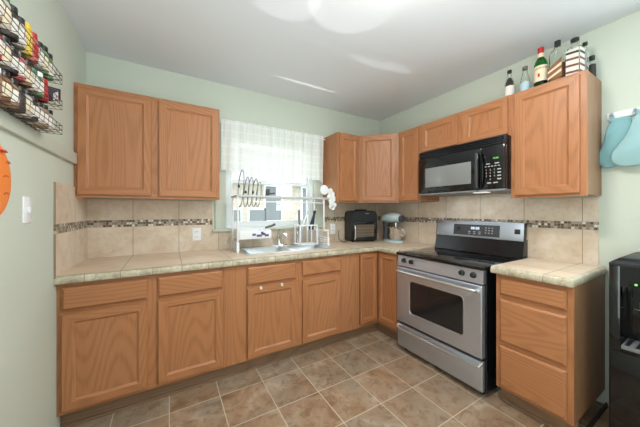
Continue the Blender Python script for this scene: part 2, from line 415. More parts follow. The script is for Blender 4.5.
def drawer(x0, x1, z0, z1, y0, parent, th=.019):
    return MB().loft([rect(x0, x1, z0, z1, 0, y0), rect(x0, x1, z0, z1, 0, y0-th+.008), rect(x0, x1, z0, z1, .004, y0-th+.004), rect(x0, x1, z0, z1, .012, y0-th)]).build('drawer_front', M['oak_h'], parent, smooth=20)
def frame(w, z0, z1, yb, yf, parent, mids=(), rails=(), es=.038, tr=.038, br=.038):
    m = MB().box(0, es, yb, yf, z0, z1).box(w-es, w, yb, yf, z0, z1)
    m.box(es, w-es, yb, yf, z1-tr, z1, mi=1).box(es, w-es, yb, yf, z0, z0+br, mi=1)
    for a, b in mids: m.box(a, b, yb, yf+.0004, z0+br, z1-tr)
    for a, b, c, d in rails: m.box(a, b, yb, yf+.0008, c, d, mi=1)
    return m.build('face_frame', [M['oak_v'], M['oak_h']], parent, smooth=0)

# --- base cabinets (local frame: x along the wall, front at -y)
BT = .869
def base(name, label, loc, rz, w, cols, kick=True, side='oak_v', d=.60, g='oak base cabinets', hollow=False):
    r = thing(name, label, 'cabinet', loc, rz, g)
    if hollow:
        MB().box(.001, .017, -.012, -d+.019, .112, BT).box(w-.017, w-.001, -.012, -d+.019, .112, BT).box(.017, w-.017, -.012, -d+.019, .112, .128).box(.017, w-.017, -.012, -.018, .128, BT).build('body', M[side], r, smooth=0)
    else: MB().box(.001, w-.001, -.012, -d+.019, .112, BT).build('body', M[side], r, smooth=0)
    mids, rails = [], []
    for (x0, x1, _) in cols[:-1]: mids.append((x1-.012, cols[cols.index((x0, x1, _))+1][0]+.012))
    for x0, x1, fr in cols:
        for k, z0, z1 in fr[:-1]: pass
        for (k, z0, z1), (k2, a0, a1) in zip(fr, fr[1:]): rails.append((x0+.013, x1-.013, a1-.012, z0+.012))
    frame(w, .112, BT, -d+.019, -d, r, mids, rails)
    for x0, x1, fr in cols:
        for k, z0, z1 in fr: (door if k == 'door' else drawer)(x0, x1, z0, z1, -d, r)
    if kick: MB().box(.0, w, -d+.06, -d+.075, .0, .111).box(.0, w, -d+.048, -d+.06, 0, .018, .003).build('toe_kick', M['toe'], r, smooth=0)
    return r
DR = lambda z0=.712, z1=.842: ('drawer', z0, z1)
DO = lambda z0=.136, z1=.689: ('door', z0, z1)
X0 = XL+.001
base('base_cabinet', 'wide oak base cabinet at the far left with two doors below two drawers', (X0, 0, 0), 0, .909,
     [(-3.028-X0, -2.62-X0, [DR(), DO()]), (-2.562-X0, -2.155-X0, [DR(), DO()])])
f1 = thing('filler_panel', 'plain oak filler panel between the left base cabinet and the sink cabinet', 'cabinet panel', (-2.143, 0, 0))
MB().box(.001, .164, -.601, -.58, .112, BT).build('panel', M['oak_v'], f1, smooth=0)
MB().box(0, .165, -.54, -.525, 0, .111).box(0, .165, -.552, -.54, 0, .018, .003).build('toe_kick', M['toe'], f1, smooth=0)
base('sink_cabinet', 'oak sink base cabinet with two doors under the double steel sink', (-1.977, 0, 0), 0, .900,
     [(.006, .421, [('drawer', .703, .842), DO(.132, .677)]), (.484, .888, [('drawer', .712, .842), DO(.128, .677)])], hollow=True)
f2 = thing('filler_panel', 'plain oak filler panel right of the sink cabinet, beside the corner cabinet', 'cabinet panel', (-1.076, 0, 0))
MB().box(.001, .222, -.601, -.58, .112, BT).build('panel', M['oak_v'], f2, smooth=0)
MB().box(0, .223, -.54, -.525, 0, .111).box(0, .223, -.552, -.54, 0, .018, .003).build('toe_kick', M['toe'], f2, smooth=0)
# corner cabinet with a folding pair of doors
cc = thing('corner_base_cabinet', 'oak corner base cabinet with two narrow doors meeting beside the stove', 'cabinet', (0, 0, 0), 0, 'oak base cabinets')
MB().prism([(-.012, -.012), (-.851, -.012), (-.851, -.58), (-.58, -.58), (-.58, -.908), (-.012, -.908)], 'z', .112, BT).build('body', M['oak_v'], cc, smooth=0)
MB().box(-.852, -.60, -.581, -.60, BT-.03, BT).box(-.60, -.581, -.60, -.87, BT-.03, BT).box(-.852, -.60, -.581, -.60, .112, .14).box(-.60, -.581, -.60, -.87, .112, .14).box(-.60, -.581, -.87, -.909, .112, BT).build('face_frame', M['oak_h'], cc, smooth=0)
door(-.846, -.624, .150, .842, -.60, cc, fw=.048)
d2 = bpy.data.objects.new('hinge_side', None)
bpy.data.objects.remove(d2)
def side_door(y0, y1, z0, z1, parent):   # a door on a face looking towards -x
    d = door(-y0, -y1, z0, z1, -.60, parent, fw=.048); d.rotation_euler = (0, 0, -PI/2)
    return d
side_door(-.624, -.868, .150, .842, cc)
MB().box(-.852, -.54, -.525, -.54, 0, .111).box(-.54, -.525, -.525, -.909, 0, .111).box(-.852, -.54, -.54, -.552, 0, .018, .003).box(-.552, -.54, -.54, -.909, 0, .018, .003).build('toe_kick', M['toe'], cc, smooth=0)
# drawer base right of the stove
dc = base('drawer_cabinet', 'oak cabinet of three drawers standing right of the stove', (-.012, -1.713, 0), -PI/2, .376,
     [(.024, .350-.0, [('drawer', .733, .842), ('drawer', .427, .700), ('drawer', .128, .398)])], side='oak_side', d=.588)
MB().box(.3765, .388, -.012, -.53, 0, .03, .004).build('shoe_moulding', M['dark_trim'], dc)

# --- wall cabinets
ZB, ZT, UD = 1.373, 2.142, .302
def upper(name, label, loc, rz, w, doors, z0=ZB, side='oak_v', left=None):
    r = thing(name, label, 'cabinet', (loc[0], loc[1], z0), rz, 'oak wall cabinets'); h = ZT-z0
    MB().box(.0005, w-.0005, -.0015, -UD+.019, .010, h).build('body', M[side], r, smooth=0)
    mids = [(a[1]-.012, b[0]+.012) for a, b in zip(doors, doors[1:])]
    frame(w, 0, h, -UD+.019, -UD, r, mids)
    for x0, x1, a, b in doors: door(x0, x1, a-z0, b-z0, -UD, r)
    return r
upper('wall_cabinet', 'oak two door wall cabinet left of the window', (X0, 0, 0), 0, .925, [(-3.031-X0, -2.614-X0, 1.392, 2.118), (-2.566-X0, -2.142-X0, 1.392, 2.118)])
upper('wall_cabinet', 'narrow oak wall cabinet with one door just right of the window', (-.9085, 0, 0), 0, .298, [(.022, .280, 1.392, 2.122)])
dg_ = thing('corner_wall_cabinet', 'diagonal oak wall cabinet in the corner above the black oven', 'cabinet', (-.0015, -.0015, ZB), 0, 'oak wall cabinets')
hh = ZT-ZB; s2 = .012
MB().prism([(0, 0), (-.608, 0), (-.608, -.30+.001), (-.594, -.302), (-.302, -.594), (-.30, -.608), (0, -.608)], 'z', .010, hh).build('body', M['oak_v'], dg_, smooth=0)
df = bpy.data.objects.new('front', None)
bpy.data.objects.remove(df)
dl = math.hypot(.308, .308)
ff = frame(dl, 0, hh, 0, -.0, dg_) if False else None
m_ = MB(); m_.box(0, .045, .016, -.002, 0, hh).box(dl-.045, dl, .016, -.002, 0, hh).box(.045, dl-.045, .016, -.002, hh-.038, hh, mi=1).box(.045, dl-.045, .016, -.002, 0, .038, mi=1)
ff = m_.build('face_frame', [M['oak_v'], M['oak_h']], dg_, smooth=0); ff.location = (-.608, -.301, 0); ff.rotation_euler = (0, 0, -PI/4)
dd = door(.030, dl-.030, .019, hh-.020, -.002, dg_); dd.location = (-.608, -.301, 0); dd.rotation_euler = (0, 0, -PI/4)
upper('wall_cabinet', 'narrow oak wall cabinet left of the microwave, beside the corner', (0, -.6115, 0), -PI/2, .2825, [(.022, .262, 1.392, 2.122)])
upper('wall_cabinet', 'short oak two door wall cabinet above the microwave', (0, -.895, 0), -PI/2, .780, [(.020, .382, 1.863, 2.124), (.432, .764, 1.857, 2.124)], z0=1.843)
upper('wall_cabinet', 'oak one door wall cabinet at the right end, under the bottles', (0, -1.676, 0), -PI/2, .393, [(.026, .364, 1.392, 2.122)], side='oak_side')

# ------------------------------------------------------------------ worktops
CT, CB = .914, .8695
wt = thing('worktop', 'long L-shaped beige tiled worktop holding the sink', 'worktop', (0, 0, CB)); t = CT-CB
SX0, SX1, SY0, SY1 = -1.925, -1.075, -.075, -.475      # cut-out for the sink
fy = -.617
MB().box(XL+.0105, SX0, -.0105, fy, 0, t).box(SX0, SX1, -.0105, SY0, 0, t).box(SX0, SX1, SY1, fy, 0, t).box(SX1, -.0105, -.0105, fy, 0, t).box(fy, -.0105, fy, -.909, 0, t).build('tile_top', M['counter'], wt, smooth=0)
def nose(path, out, parent):
    # quarter-round front edge swept along a path; out = outward direction at each point
    prof = [(0, 0), (.020, .0), (.024, .006), (.025, t*.55), (.022, t-.008), (.014, t-.001), (0, t+.001)]
    m = MB(); m.loft([[(p[0]+o_[0]*a, p[1]+o_[1]*a, b) for a, b in prof] for p, o_ in zip(path, out)])
    return m.build('edge_trim', M['nosing'], parent, smooth=40)
nose([(XL+.001, fy), (fy, fy), (fy, -.909)], [(0, -1), (-1, -1), (-1, 0)], wt)
wr = thing('worktop', 'short beige tiled worktop right of the stove', 'worktop', (0, 0, CB))
MB().box(fy, -.0105, -1.697, -2.073, 0, t).build('tile_top', M['counter'], wr, smooth=0)
nose([(fy, -1.697), (fy, -2.073), (-.0105, -2.073)], [(-1, 0), (-1, -1), (0, -1)], wr)

# ------------------------------------------------------------------ sink, tap, sprayer
sk = thing('sink', 'double bowl stainless steel sink set in the worktop under the window', 'sink', (0, 0, CT))
m = MB(); RX0, RX1, RY0, RY1 = -1.945, -1.055, -.040, -.495
bowls = [(-1.905, -1.525), (-1.475, -1.095)]; by0, by1 = -.135, -.462
zt_ = .006
m.box(RX0, RX1, RY0, by0, .001, zt_, .002).box(RX0, RX1, by1, RY1, .001, zt_, .002).box(RX0, bowls[0][0], by0, by1, .001, zt_, .002).box(bowls[0][1], bowls[1][0], by0, by1, .001, zt_, .002).box(bowls[1][1], RX1, by0, by1, .001, zt_, .002)
m.build('rim', M['sink'], sk)
for a, b in bowls:
    m = MB(); w2 = (b-a)/2; d2 = (by0-by1)/2; c = ((a+b)/2, (by0+by1)/2)
    def rr(i, z, rad=.05, n=5):
        pts = []
        for sx, sy, a0 in ((1, 1, 0), (-1, 1, PI/2), (-1, -1, PI), (1, -1, 1.5*PI)):
            for q in range(n): 
                an = a0+PI/2*q/(n-1); pts.append((c[0]+sx*(w2-i-rad)+rad*math.cos(an), c[1]+sy*(d2-i-rad)+rad*math.sin(an), z))
        return pts
    loops = [rr(-.004, .004), rr(.003, -.002), rr(.010, -.13), rr(.035, -.165), rr(.09, -.168)]
    m.loft(loops, cap=False)
    f = m.bm.faces.new([m.bm.verts.new(p) for p in rr(.09, -.168)])
    bo = m.build('bowl', M['sink'], sk, weld=True)
    MB().lathe([(.001, -.166), (.036, -.166), (.040, -.1655), (.001, -.1655)], (c[0], c[1], 0)).build('drain', M['chrome'], bo)
fc = thing('faucet', 'chrome single lever kitchen tap at the back of the sink', 'faucet', (-1.50, -.088, CT+.0065))
MB().box(-.10, .10, -.026, .026, 0, .010, .008).lathe([(.026, .009), (.022, .03), (.020, .09), (.022, .10), (.012, .115), (.002, .117)]).build('base', M['chrome'], fc)
MB().tube([(0, -.01, .075), (0, -.05, .105), (.0, -.10, .125), (0, -.16, .128), (0, -.195, .115), (0, -.20, .098)], .0115, 10).build('spout', M['chrome'], fc)
MB().tube([(0, 0, .114), (.0, .012, .13), (.015, .03, .165)], .007, 8).build('lever', M['chrome'], fc)
sp = thing('sprayer', 'small chrome hose sprayer standing right of the tap', 'sprayer', (-1.285, -.088, CT+.0065))
MB().lathe([(.022, 0), (.020, .012), (.012, .03), (.012, .05)]).build('base', M['chrome'], sp)
MB().lathe([(.010, .048), (.012, .06), (.016, .10), (.018, .13), (.013, .145), (.002, .147)]).build('spray_head', M['chrome'], sp)

# ------------------------------------------------------------------ stove
st = thing('stove', 'stainless steel electric range with a black glass cooktop', 'stove', (-.012, -.916, 0), -PI/2)
SW = .757     # local x 0..SW, front at -y
MB().box(.004, SW-.004, -.01, -.618, .035, .878).build('body', M['black'], st, smooth=0)
for x in (.05, SW-.05):
    for y in (-.06, -.58): MB().cyl((x, y, 0), (x, y, .036), .016, seg=12).build('foot', M['blackm'], st)
def slab(x0, x1, y0, y1, z0, z1, bev): return MB().box(x0, x1, y0, y1, z0, z1, bev)
MB().box(.004, SW-.016, -.618, -.648, .045, .250, .004).build('drawer', M['steel'], st)
dr = [o for o in st.children if o.name.startswith('drawer')][0]
MB().tube([(.012, -.645, .240), (.020, -.672, .222), (.06, -.676, .214), (SW-.07, -.676, .214), (SW-.030, -.672, .224), (SW-.022, -.645, .244)], .010, 8).build('handle', M['steel_z'], dr)
od = MB()
# oven door: steel frame round a glass window with rounded corners
def rrect(x0, x1, z0, z1, rad, y, n=5):
    pts = []
    for cx_, cz_, a0 in ((x1-rad, z1-rad, 0), (x0+rad, z1-rad, PI/2), (x0+rad, z0+rad, PI), (x1-rad, z0+rad, 1.5*PI)):
        for q in range(n):
            an = a0+PI/2*q/(n-1); pts.append((cx_+rad*math.cos(an), y, cz_+rad*math.sin(an)))
    return pts
dx0, dx1, dz0, dz1 = .004, SW-.016, .272, .770
wx0, wx1, wz0, wz1 = .145, .618, .380, .665
od.loft([rrect(dx0, dx1, dz0, dz1, .004, -.619), rrect(dx0, dx1, dz0, dz1, .004, -.653), rrect(dx0+.006, dx1-.006, dz0+.006, dz1-.006, .006, -.659),
         rrect(wx0, wx1, wz0, wz1, .028, -.659), rrect(wx0+.003, wx1-.003, wz0+.003, wz1-.003, .026, -.656), rrect(wx0+.003, wx1-.003, wz0+.003, wz1-.003, .026, -.619), rrect(dx0, dx1, dz0, dz1, .004, -.619)], cap=False)
odo = od.build('oven_door', M['steel'], st, weld=True)
MB().loft([rrect(wx0+.002, wx1-.002, wz0+.002, wz1-.002, .026, -.640), rrect(wx0+.002, wx1-.002, wz0+.002, wz1-.002, .026, -.655)]).build('oven_window', M['ovenglass'], odo)
rim = MB()
rim.tube(rrect(wx0, wx1, wz0, wz1, .028, -.6595, 6), .0028, 6, closed=True).build('window_trim', M['chrome'], odo)
MB().tube([(.030, -.656, .722), (.036, -.692, .737), (.07, -.702, .738), (SW-.085, -.702, .738), (SW-.050, -.692, .737), (SW-.044, -.656, .722)], .0125, 10).build('handle', M['steel_z'], odo)
MB().prism([(-.618, .780), (-.652, .780), (-.640, .872), (-.618, .872)], 'x', .004, SW-.012).build('control_strip', M['steel'], st, smooth=0)
kz, kt = .832, math.atan2(.012, .092)
for kx in (.078, .157, .600, .680):
    kb = MB(); kb.lathe([(.0005, 0), (.021, 0), (.021, .004), (.017, .007), (.015, .022), (.012, .024), (.0005, .024)], seg=20)
    kb.box(-.004, .004, -.017, .017, .023, .030, .002)
    ko = kb.build('knob', M['blackm'], st); ko.location = (kx, -.6455, kz); ko.rotation_euler = (PI/2-kt, 0, 0)
ct = MB().box(-.001, SW+.003, -.012, -.664, .879, .9035, .006).build('cooktop', M['gloss'], st)
M['ring'] = plain('burner_ring_grey', rgb(44, 45, 48), 0.15)
for bx, by, br in ((.20, -.20, .085), (.20, -.48, .105), (.555, -.20, .105), (.555, -.48, .085)):
    MB().lathe([(br-.004, .9036), (br, .9037), (br, .9039), (br-.004, .9039), (br-.004, .9036)], (bx, by, 0), 40).build('burner_ring', M['ring'], ct)
bgp = MB().prism([(-.012, .9045), (-.098, .9045), (-.070, 1.03), (-.070, 1.05), (-.012, 1.05)], 'x', 0, SW).build('backguard', M['black'], st, smooth=0)
bs = MB().box(.0, SW, -.034, -.075, 1.036, 1.186, .008).build('control_panel', [M['steel'], M['black']], st)
for s_ in (-.001, SW-.006): MB().box(s_, s_+.007, -.033, -.0745, 1.034, 1.187, .003).build('end_cap', M['black'], bs)
MB().box(.185, .585, -.0745, -.0765, 1.055, 1.155, .002).build('display_panel', M['dgrey'], bs)
YX = Matrix.Rotation(PI/2, 4, 'X')
text('clock_digits', '88:88', .034, M['led_white'], bs, Matrix.Translation((.385, -.0768, 1.122)) @ YX)
for i in range(3):
    for j in range(2): MB().box(.325+i*.045, .345+i*.045, -.0765, -.0772, 1.070+j*.017, 1.077+j*.017).build('button', M['key'], bs, smooth=0)
for i in range(3):
    for j in range(3): MB().box(.470+i*.026, .482+i*.026, -.0765, -.0772, 1.082+j*.022, 1.090+j*.022).build('button', M['key'], bs, smooth=0)
MB().box(.215, .245, -.0765, -.0775, 1.098, 1.128, .001).build('button', M['gloss'], bs)
MB().box(.690, .730, -.0745, -.0765, 1.093, 1.133, .001).build('badge', M['logo'], bs)
pv = Vector((0, -.075, 1.036)); bs.matrix_local = Matrix.Translation(pv) @ Matrix.Rotation(-math.radians(7), 4, 'X') @ Matrix.Translation(-pv)

# ------------------------------------------------------------------ microwave
mw = thing('microwave', 'black over the range microwave mounted above the stove', 'microwave', (0, -.945, 1.428), -PI/2); W = .730; D = .40; hM = .412
MB().box(.0, W, -.012, -D+.03, .012, hM, .003).build('body', M['black'], mw)
MB().box(.0, W, -.012, -D, 0, .016, .004).build('bottom_panel', M['grey'], mw)
MB().box(.50, .60, -.32, -.385, -.004, .001, .001).build('lamp_cover', M['hood_lamp'], mw)
hl = bpy.data.lights.new('hood_light', 'AREA'); hl.shape = 'RECTANGLE'; hl.size = .5; hl.size_y = .12; hl.energy = 0.7; hl.color = (0.86, 0.94, 1.0)
ho = bpy.data.objects.new('hood_light', hl); C.objects.link(ho); ho.location = (W/2, -.20, -.006); ho.parent = mw
MB().box(0, W, -D+.031, -D+.012, .345, hM, .002).build('vent_grille', M['blackm'], mw)
for i in range(4): MB().box(.004, W-.004, -D+.013, -D-.002, .349+i*.0155, .357+i*.0155, .002).build('louver', M['black'], mw)
mdr = MB().box(.002, .572, -D+.030, -D, .018, .342, .004).build('door', M['gloss'], mw)
MB().box(.075, .495, -D, -D-.0015, .072, .250, .001).build('window', M['screen'], mdr)
MB().tube([(.545, -D, .305), (.552, -D-.030, .295), (.556, -D-.042, .23), (.556, -D-.044, .17), (.556, -D-.042, .10), (.552, -D-.030, .035), (.545, -D, .025)], .0115, 10).build('handle', M['dgloss'], mdr)
cp = MB().box(.576, W-.002, -D+.030, -D, .018, .342, .004).build('control_panel', M['gloss'], mw)
text('clock_digits', '12:00', .017, M['led_green'], cp, Matrix.Translation((.672, -D-.0006, .228+.018)) @ YX)
for c_ in range(2): MB().box(.606+.060*c_, .634+.060*c_, -D, -D-.0008, .205, .212).build('button', M['key'], cp, smooth=0)
for r_ in range(4):
    for c_ in range(3):
        n_ = ['123', '456', '789', ' 0 '][r_][c_]
        if n_ != ' ': text('button', n_, .019, M['key'], cp, Matrix.Translation((.608+.028*c_, -D-.0006, .162-.024*r_)) @ YX)
    MB().box(.684, .708, -D, -D-.0008, .158-.024*r_, .167-.024*r_).build('button', M['key'], cp, smooth=0)
for c_ in range(5): MB().box(.598+.022*c_, .612+.022*c_, -D, -D-.0008, .186, .192).build('button', M['key'], cp, smooth=0)
for c_ in range(2): MB().box(.612+.045*c_, .642+.045*c_, -D, -D-.0008, .060, .068).build('button', M['key'], cp, smooth=0)

# ------------------------------------------------------------------ outlets, switch
def plate(name, label, cat, loc, rz, holes, w=.072, h=.115):
    r = thing(name, label, cat, loc, rz, 'electric wall plates')
    p = MB().box(-w/2, w/2, 0, -.006, -h/2, h/2, .003).build('cover_plate', M['white'], r)
    for z in holes:
        if cat == 'light switch': MB().box(-.007, .007, -.006, -.016, z-.014, z+.014, .003).build('toggle', M['white'], r)
        else:
            MB().box(-.017, .017, -.006, -.009, z-.014, z+.014, .003).build('socket', M['white'], r)
            for sx in (-.007, .007): MB().box(sx-.0015, sx+.0015, -.009, -.0093, z-.004, z+.008).build('slot', M['dgrey'], r, smooth=0)
    return r
plate('wall_outlet', 'white double socket on the backsplash left of the window', 'outlet', (-2.279, -.010, 1.066), 0, (-.022, .022))
plate('wall_outlet', 'white wall plate on the backsplash beside the black oven', 'outlet', (-.775, -.010, 1.062), 0, (-.022, .022), h=.125)
plate('light_switch', 'white light switch on the left wall near the orange plaque', 'light switch', (XL, -.953, 1.285), PI/2, (0,), w=.075, h=.118)

# ------------------------------------------------------------------ curtain
cu = thing('curtain_valance', 'short sheer white plaid valance hanging across the top of the window', 'curtain', (-1.49, -.06, 0))
MB().cyl((-.60, 0, 2.115), (.575, 0, 2.115), .007, seg=10).cyl((-.60, 0, 2.115), (-.60, .041, 2.115), .006, seg=8).cyl((.555, 0, 2.115), (.555, .041, 2.115), .006, seg=8).build('rod', M['white'], cu)
m = MB(); NX, NZ = 120, 14; vv = []
for i in range(NX+1):
    u = i/NX; x = -.585+u*1.135; row = []
    zb = 1.655+.012*math.sin(u*17)+.010*math.sin(u*41+1)-.02*u*u-.012*math.sin(u*5)-.06*max(0, u-.5)
    for j in range(NZ+1):
        q = j/NZ; z = 2.150+(zb-2.150)*q
        amp = .006+.012*q
        y = -.010-.004*q+amp*math.sin(u*58+.6*math.sin(u*9))+.004*math.sin(u*131+2*q)
        row.append(m.bm.verts.new((x, y, z+.004*math.sin(u*58))))
    vv.append(row)
for i in range(NX):
    for j in range(NZ): m.bm.faces.new((vv[i][j], vv[i+1][j], vv[i+1][j+1], vv[i][j+1]))
m.build('cloth', M['curtain'], cu, smooth=60)

# ------------------------------------------------------------------ dish rack over the sink
rk = thing('dish_rack', 'white over sink dish rack spanning the sink in front of the window', 'dish rack', (-1.5, -.2, CT))
for sx in (-.475, .470):
    # foot with slots, two posts
    ft = MB(); a, b = sx-.012, sx+.012
    for y0_, y1_ in ((-.115, -.095), (.095, .115)): ft.box(a, b, y0_, y1_, .0005, .085, .003)
    for z0_, z1_ in ((.0005, .014), (.030, .040), (.052, .060), (.072, .085)): ft.box(a, b, -.095, .095, z0_, z1_, .002)
    ft.build('foot', M['white'], rk)
    if sx < 0:
        for y in (-.10, .10): MB().box(sx-.007, sx+.007, y-.009, y+.009, .085, .49, .003).build('post', M['white'], rk)
    else:
        for y in (-.10, .10): MB().box(.413, .425, y-.008, y+.008, .150, .49, .003).box(.425, .477, y-.008, y+.008, .150, .166, .003).box(.463, .477, y-.008, y+.008, .085, .150, .003).build('post', M['white'], rk)
MB().box(-.49, .485, -.115, -.095, .490, .508, .003).box(-.49, .485, .095, .115, .490, .508, .003).box(-.49, -.465, -.095, .095, .490, .508, .003).box(.460, .485, -.095, .095, .490, .508, .003).build('shelf_frame', M['shelf'], rk)
sw = MB()
for i in range(24): sw.cyl((-.455+i*.0385, -.096, .498), (-.46+i*.0385, .096, .498), .002, seg=6)
sw.build('shelf_wires', M['chrome'], rk)
MB().box(-.33, .43, -.112, -.106, .445, .455, .002).build('hook_rail', M['white'], rk)
for (cx_, rr_, zc) in ((-.423, .172, .575), (-.372, .140, .545), (-.335, .138, .545), (-.292, .134, .54), (-.255, .118, .525)):
    MB().tube([(cx_+.012*math.sin(a), rr_*.60*math.cos(a), zc+rr_*math.sin(a)) for a in (2*PI*j/28 for j in range(28))], .0040, 6, closed=True).build('plate_hoop', M['grey'], rk)
for x, z in ((-.465, .585), (-.405, .535), (-.34, .535)): MB().box(x-.008, x+.008, -.112, -.092, z-.013, z+.013, .004).build('clip', M['blackm'], rk)
# tray on the lower left of the rack
ty = thing('utensil_tray', 'white tray with violet printed marks hooked low on the left of the dish rack', 'tray', (-1.5, -.2, CT))
tr = MB().box(-.46, -.165, -.10, .09, .112, .118, .002).box(-.46, -.165, -.102, -.098, .112, .185, .001).box(-.46, -.165, .088, .092, .112, .20, .001).box(-.462, -.458, -.10, .09, .112, .20, .001).box(-.167, -.163, -.10, .09, .112, .185, .001).build('tray_body', M['white'], ty)
pat = plain('violet_print', rgb(92, 84, 140), 0.6)
for i, (x, z, w_) in enumerate(((-.325, .150, .02), (-.275, .140, .03), (-.235, .152, .022), (-.205, .140, .024), (-.25, .165, .016))):
    MB().box(x-w_, x+w_*.6, -.1025, -.1035, z-.010, z+.010).build('printed_mark', pat, tr, smooth=0)
hk = MB()   # wire arms that carry the tray
for y in (-.09, .09): hk.tube([(-.464, y, .20), (-.40, y, .205), (-.17, y, .19)], .004, 6)
hk.build('tray_arm', M['white'], ty)
# caddy for knives on the right
kc = thing('knife_caddy', 'white open frame caddy of knives at the right end of the dish rack', 'knife caddy', (-1.5, -.2, CT))
cb = MB(); a, b, y0_, y1_ = .155, .352, -.07, .05
for x in (a, b):
    for y in (y0_, y1_): cb.box(x-.007, x+.007, y-.006, y+.006, .022, .222, .003)
cb.box(a, b, y0_-.006, y0_+.006, .208, .224, .003).box(a, b, y1_-.006, y1_+.006, .208, .224, .003).box(a-.007, a+.007, y0_, y1_, .208, .224, .003).box(b-.007, b+.007, y0_, y1_, .208, .224, .003)
cb.box(a-.01, b+.01, y0_-.006, y1_+.006, .012, .026, .004).box(a+.075, a+.082, y0_-.005, y0_+.003, .02, .21, .002).box(a+.125, a+.132, y0_-.005, y0_+.003, .02, .21, .002)
cb.build('frame', M['white'], kc)
MB().box(.358, .408, -.006, .006, .155, .170, .003).build('caddy_bracket', M['white'], kc)
MB().box(.463, .477, -.0915, .0915, .151, .165, .003).build('rail', M['white'], rk)
KD = [(.180, .0, 0, '', -.01, .225), (.208, .06, 0, '', .09, .215), (.262, -.04, 0, '', .0, .175), (.288, .06, 0, '', .10, .215), (.316, -.04, 0, '', .03, .220)]
for i, (x, dy, dy2, nm, lean, zt) in enumerate(KD):
    r = thing('kitchen_knife', ['kitchen knife with grey handle at the left of the white caddy', 'slim silver grey kitchen knife second from left in the white caddy', 'short pale handled knife in the middle of the white caddy',
        'dark handled knife leaning second from the right in the white caddy', 'dark blue-black knife upright at the right of the white caddy'][i], 'knife', (-1.5+x, -.21+dy*.5, CT+.027), 0, 'knives in the caddy')
    r.rotation_euler = (0, 0, 0)
    MB().prism([(-.012, 0), (.012, .02), (.014+lean*.15, .15), (-.010+lean*.15, .15)], 'y', -.001, .001).build('blade', M['steel_z'], r, smooth=0)
    hm = [M['grey'], M['steel_z'], M['white'], M['knife'], M['knife']][i]
    MB().tube([(lean*.13, 0, .14), (lean*.4, 0, .20), (lean*.75, 0, zt+.075), (lean*.95, 0, zt+.122)], .011, 8, r1=.013).build('handle', hm, r)
spn = thing('cooking_spoon', 'grey handled spoon lying across the white rack tray', 'spoon', (-1.5, -.2, CT))
MB().tube([(-.20, -.03, .205), (-.14, -.03, .222), (-.10, -.03, .236)], .010, 8, r1=.013).build('handle', M['dgrey'], spn)
MB().tube([(-.33, -.02, .148), (-.28, -.025, .172), (-.20, -.03, .205)], .005, 8).build('shaft', M['steel'], spn)
MB().lathe([(.001, -.006), (.022, -.002), (.026, .003), (.020, .001), (.001, -.002)], (-.345, -.018, .142), 16).build('spoon_bowl', M['steel'], spn)
cupd = thing('dark_scourer', 'dark grey block standing on the rack shelf right of the hoops', 'scourer', (-1.68, -.24, CT+.512))
MB().box(-.016, .016, -.025, .025, 0, .065, .006).build('block', M['dgrey'], cupd)
MB().tube([(.02, 0, .02), (.05, 0, .022), (.075, 0, .03)], .007, 8).build('stub', M['blackm'], cupd)
# white lobed plastic piece hung at the right end of the rack
lob = plain('frosted_plastic', rgb(240, 244, 246), 0.35)
fl = thing('lobed_hanger', 'white lobed plastic hanger hooked on the right end of the dish rack', 'hanger', (-1.022, -.245, CT+.50))
m = MB(); m.lathe([(.001, -.008), (.047, -.008), (.053, 0), (.047, .008), (.001, .008)], (0, 0, 0), 24)
o1 = m.build('round_lobe', lob, fl); o1.rotation_euler = (PI/2, 0, 0); o1.location = (-.030, -.015, .092)
m = MB()
for (lx, lz, lr) in ((.050, .085, .030), (.078, .05, .030), (.040, .02, .030), (.098, .0, .032), (.066, -.04, .032), (.104, -.065, .028), (.060, -.085, .028), (.085, -.10, .026)):
    m.prism([(lx+lr*math.cos(2*PI*j/16), lz+lr*math.sin(2*PI*j/16)) for j in range(16)], 'y', -.018, -.004, bev=.004)
m.tube([(.02, -.011, .09), (.06, -.011, .03), (.085, -.011, -.06)], .014, 8)
m.tube([(.035, -.011, -.03), (.07, -.011, .02), (.10, -.011, .05)], .012, 8)
m.build('lobe_chain', lob, fl)
MB().tube([(-.012, -.012, .09), (.02, -.012, .09), (.05, -.012, .08)], .010, 8).build('hook', lob, fl)
# two white over-door hooks on the sink cabinet
for i, x in enumerate((-1.866, -1.688)):
    h_ = thing('over_door_hook', ['white over-door hook, left of the pair on the sink cabinet door', 'white over-door hook, right of the pair on the sink cabinet door'][i], 'hook', (x, -.619, .677), 0, 'over-door hooks')
    MB().box(-.009, .009, -.0005, -.0025, -.018, .003).box(-.009, .009, -.0025, .014, .0005, .003).build('strap', M['white'], h_, smooth=0)
    MB().tube([(0, -.002, -.014), (0, -.010, -.019), (0, -.013, -.010)], .003, 6).build('hook_tip', M['white'], h_)

# ------------------------------------------------------------------ air fryer oven
fa = -.238
fr_ = thing('air_fryer_oven', 'black air fryer oven with a glass door in the worktop corner', 'air fryer', (-.659+.165*math.cos(fa)+.11*.236, -.239+.165*math.sin(fa)+.11*.972, CT+.0005), fa)
w2, dp = .165, .11
m = MB()
body = [(-w2, .012), (w2, .012), (w2, .33), (w2-.01, .352), (w2-.035, .366), (0, .372), (-w2+.035, .366), (-w2+.01, .352), (-w2, .33)]
m.prism(body, 'y', dp, -dp+.012, bev=.006).build('body', M['blackm'], fr_)
for sx in (-w2+.03, w2-.03):
    for sy in (-dp+.04, dp-.03): MB().cyl((sx, sy, 0), (sx, sy, .013), .012, seg=10).build('foot', M['blackm'], fr_)
MB().prism([(-w2+.004, .240), (w2-.004, .240), (w2-.004, .325), (w2-.04, .358), (-w2+.04, .358), (-w2+.004, .325)], 'y', -dp+.0125, -dp-.002, bev=.003).build('control_face', M['blackm'], fr_)
MB().box(.010, .052, -dp-.0015, -dp-.003, .332, .338).build('badge', M['key'], fr_, smooth=0)
fd = MB()
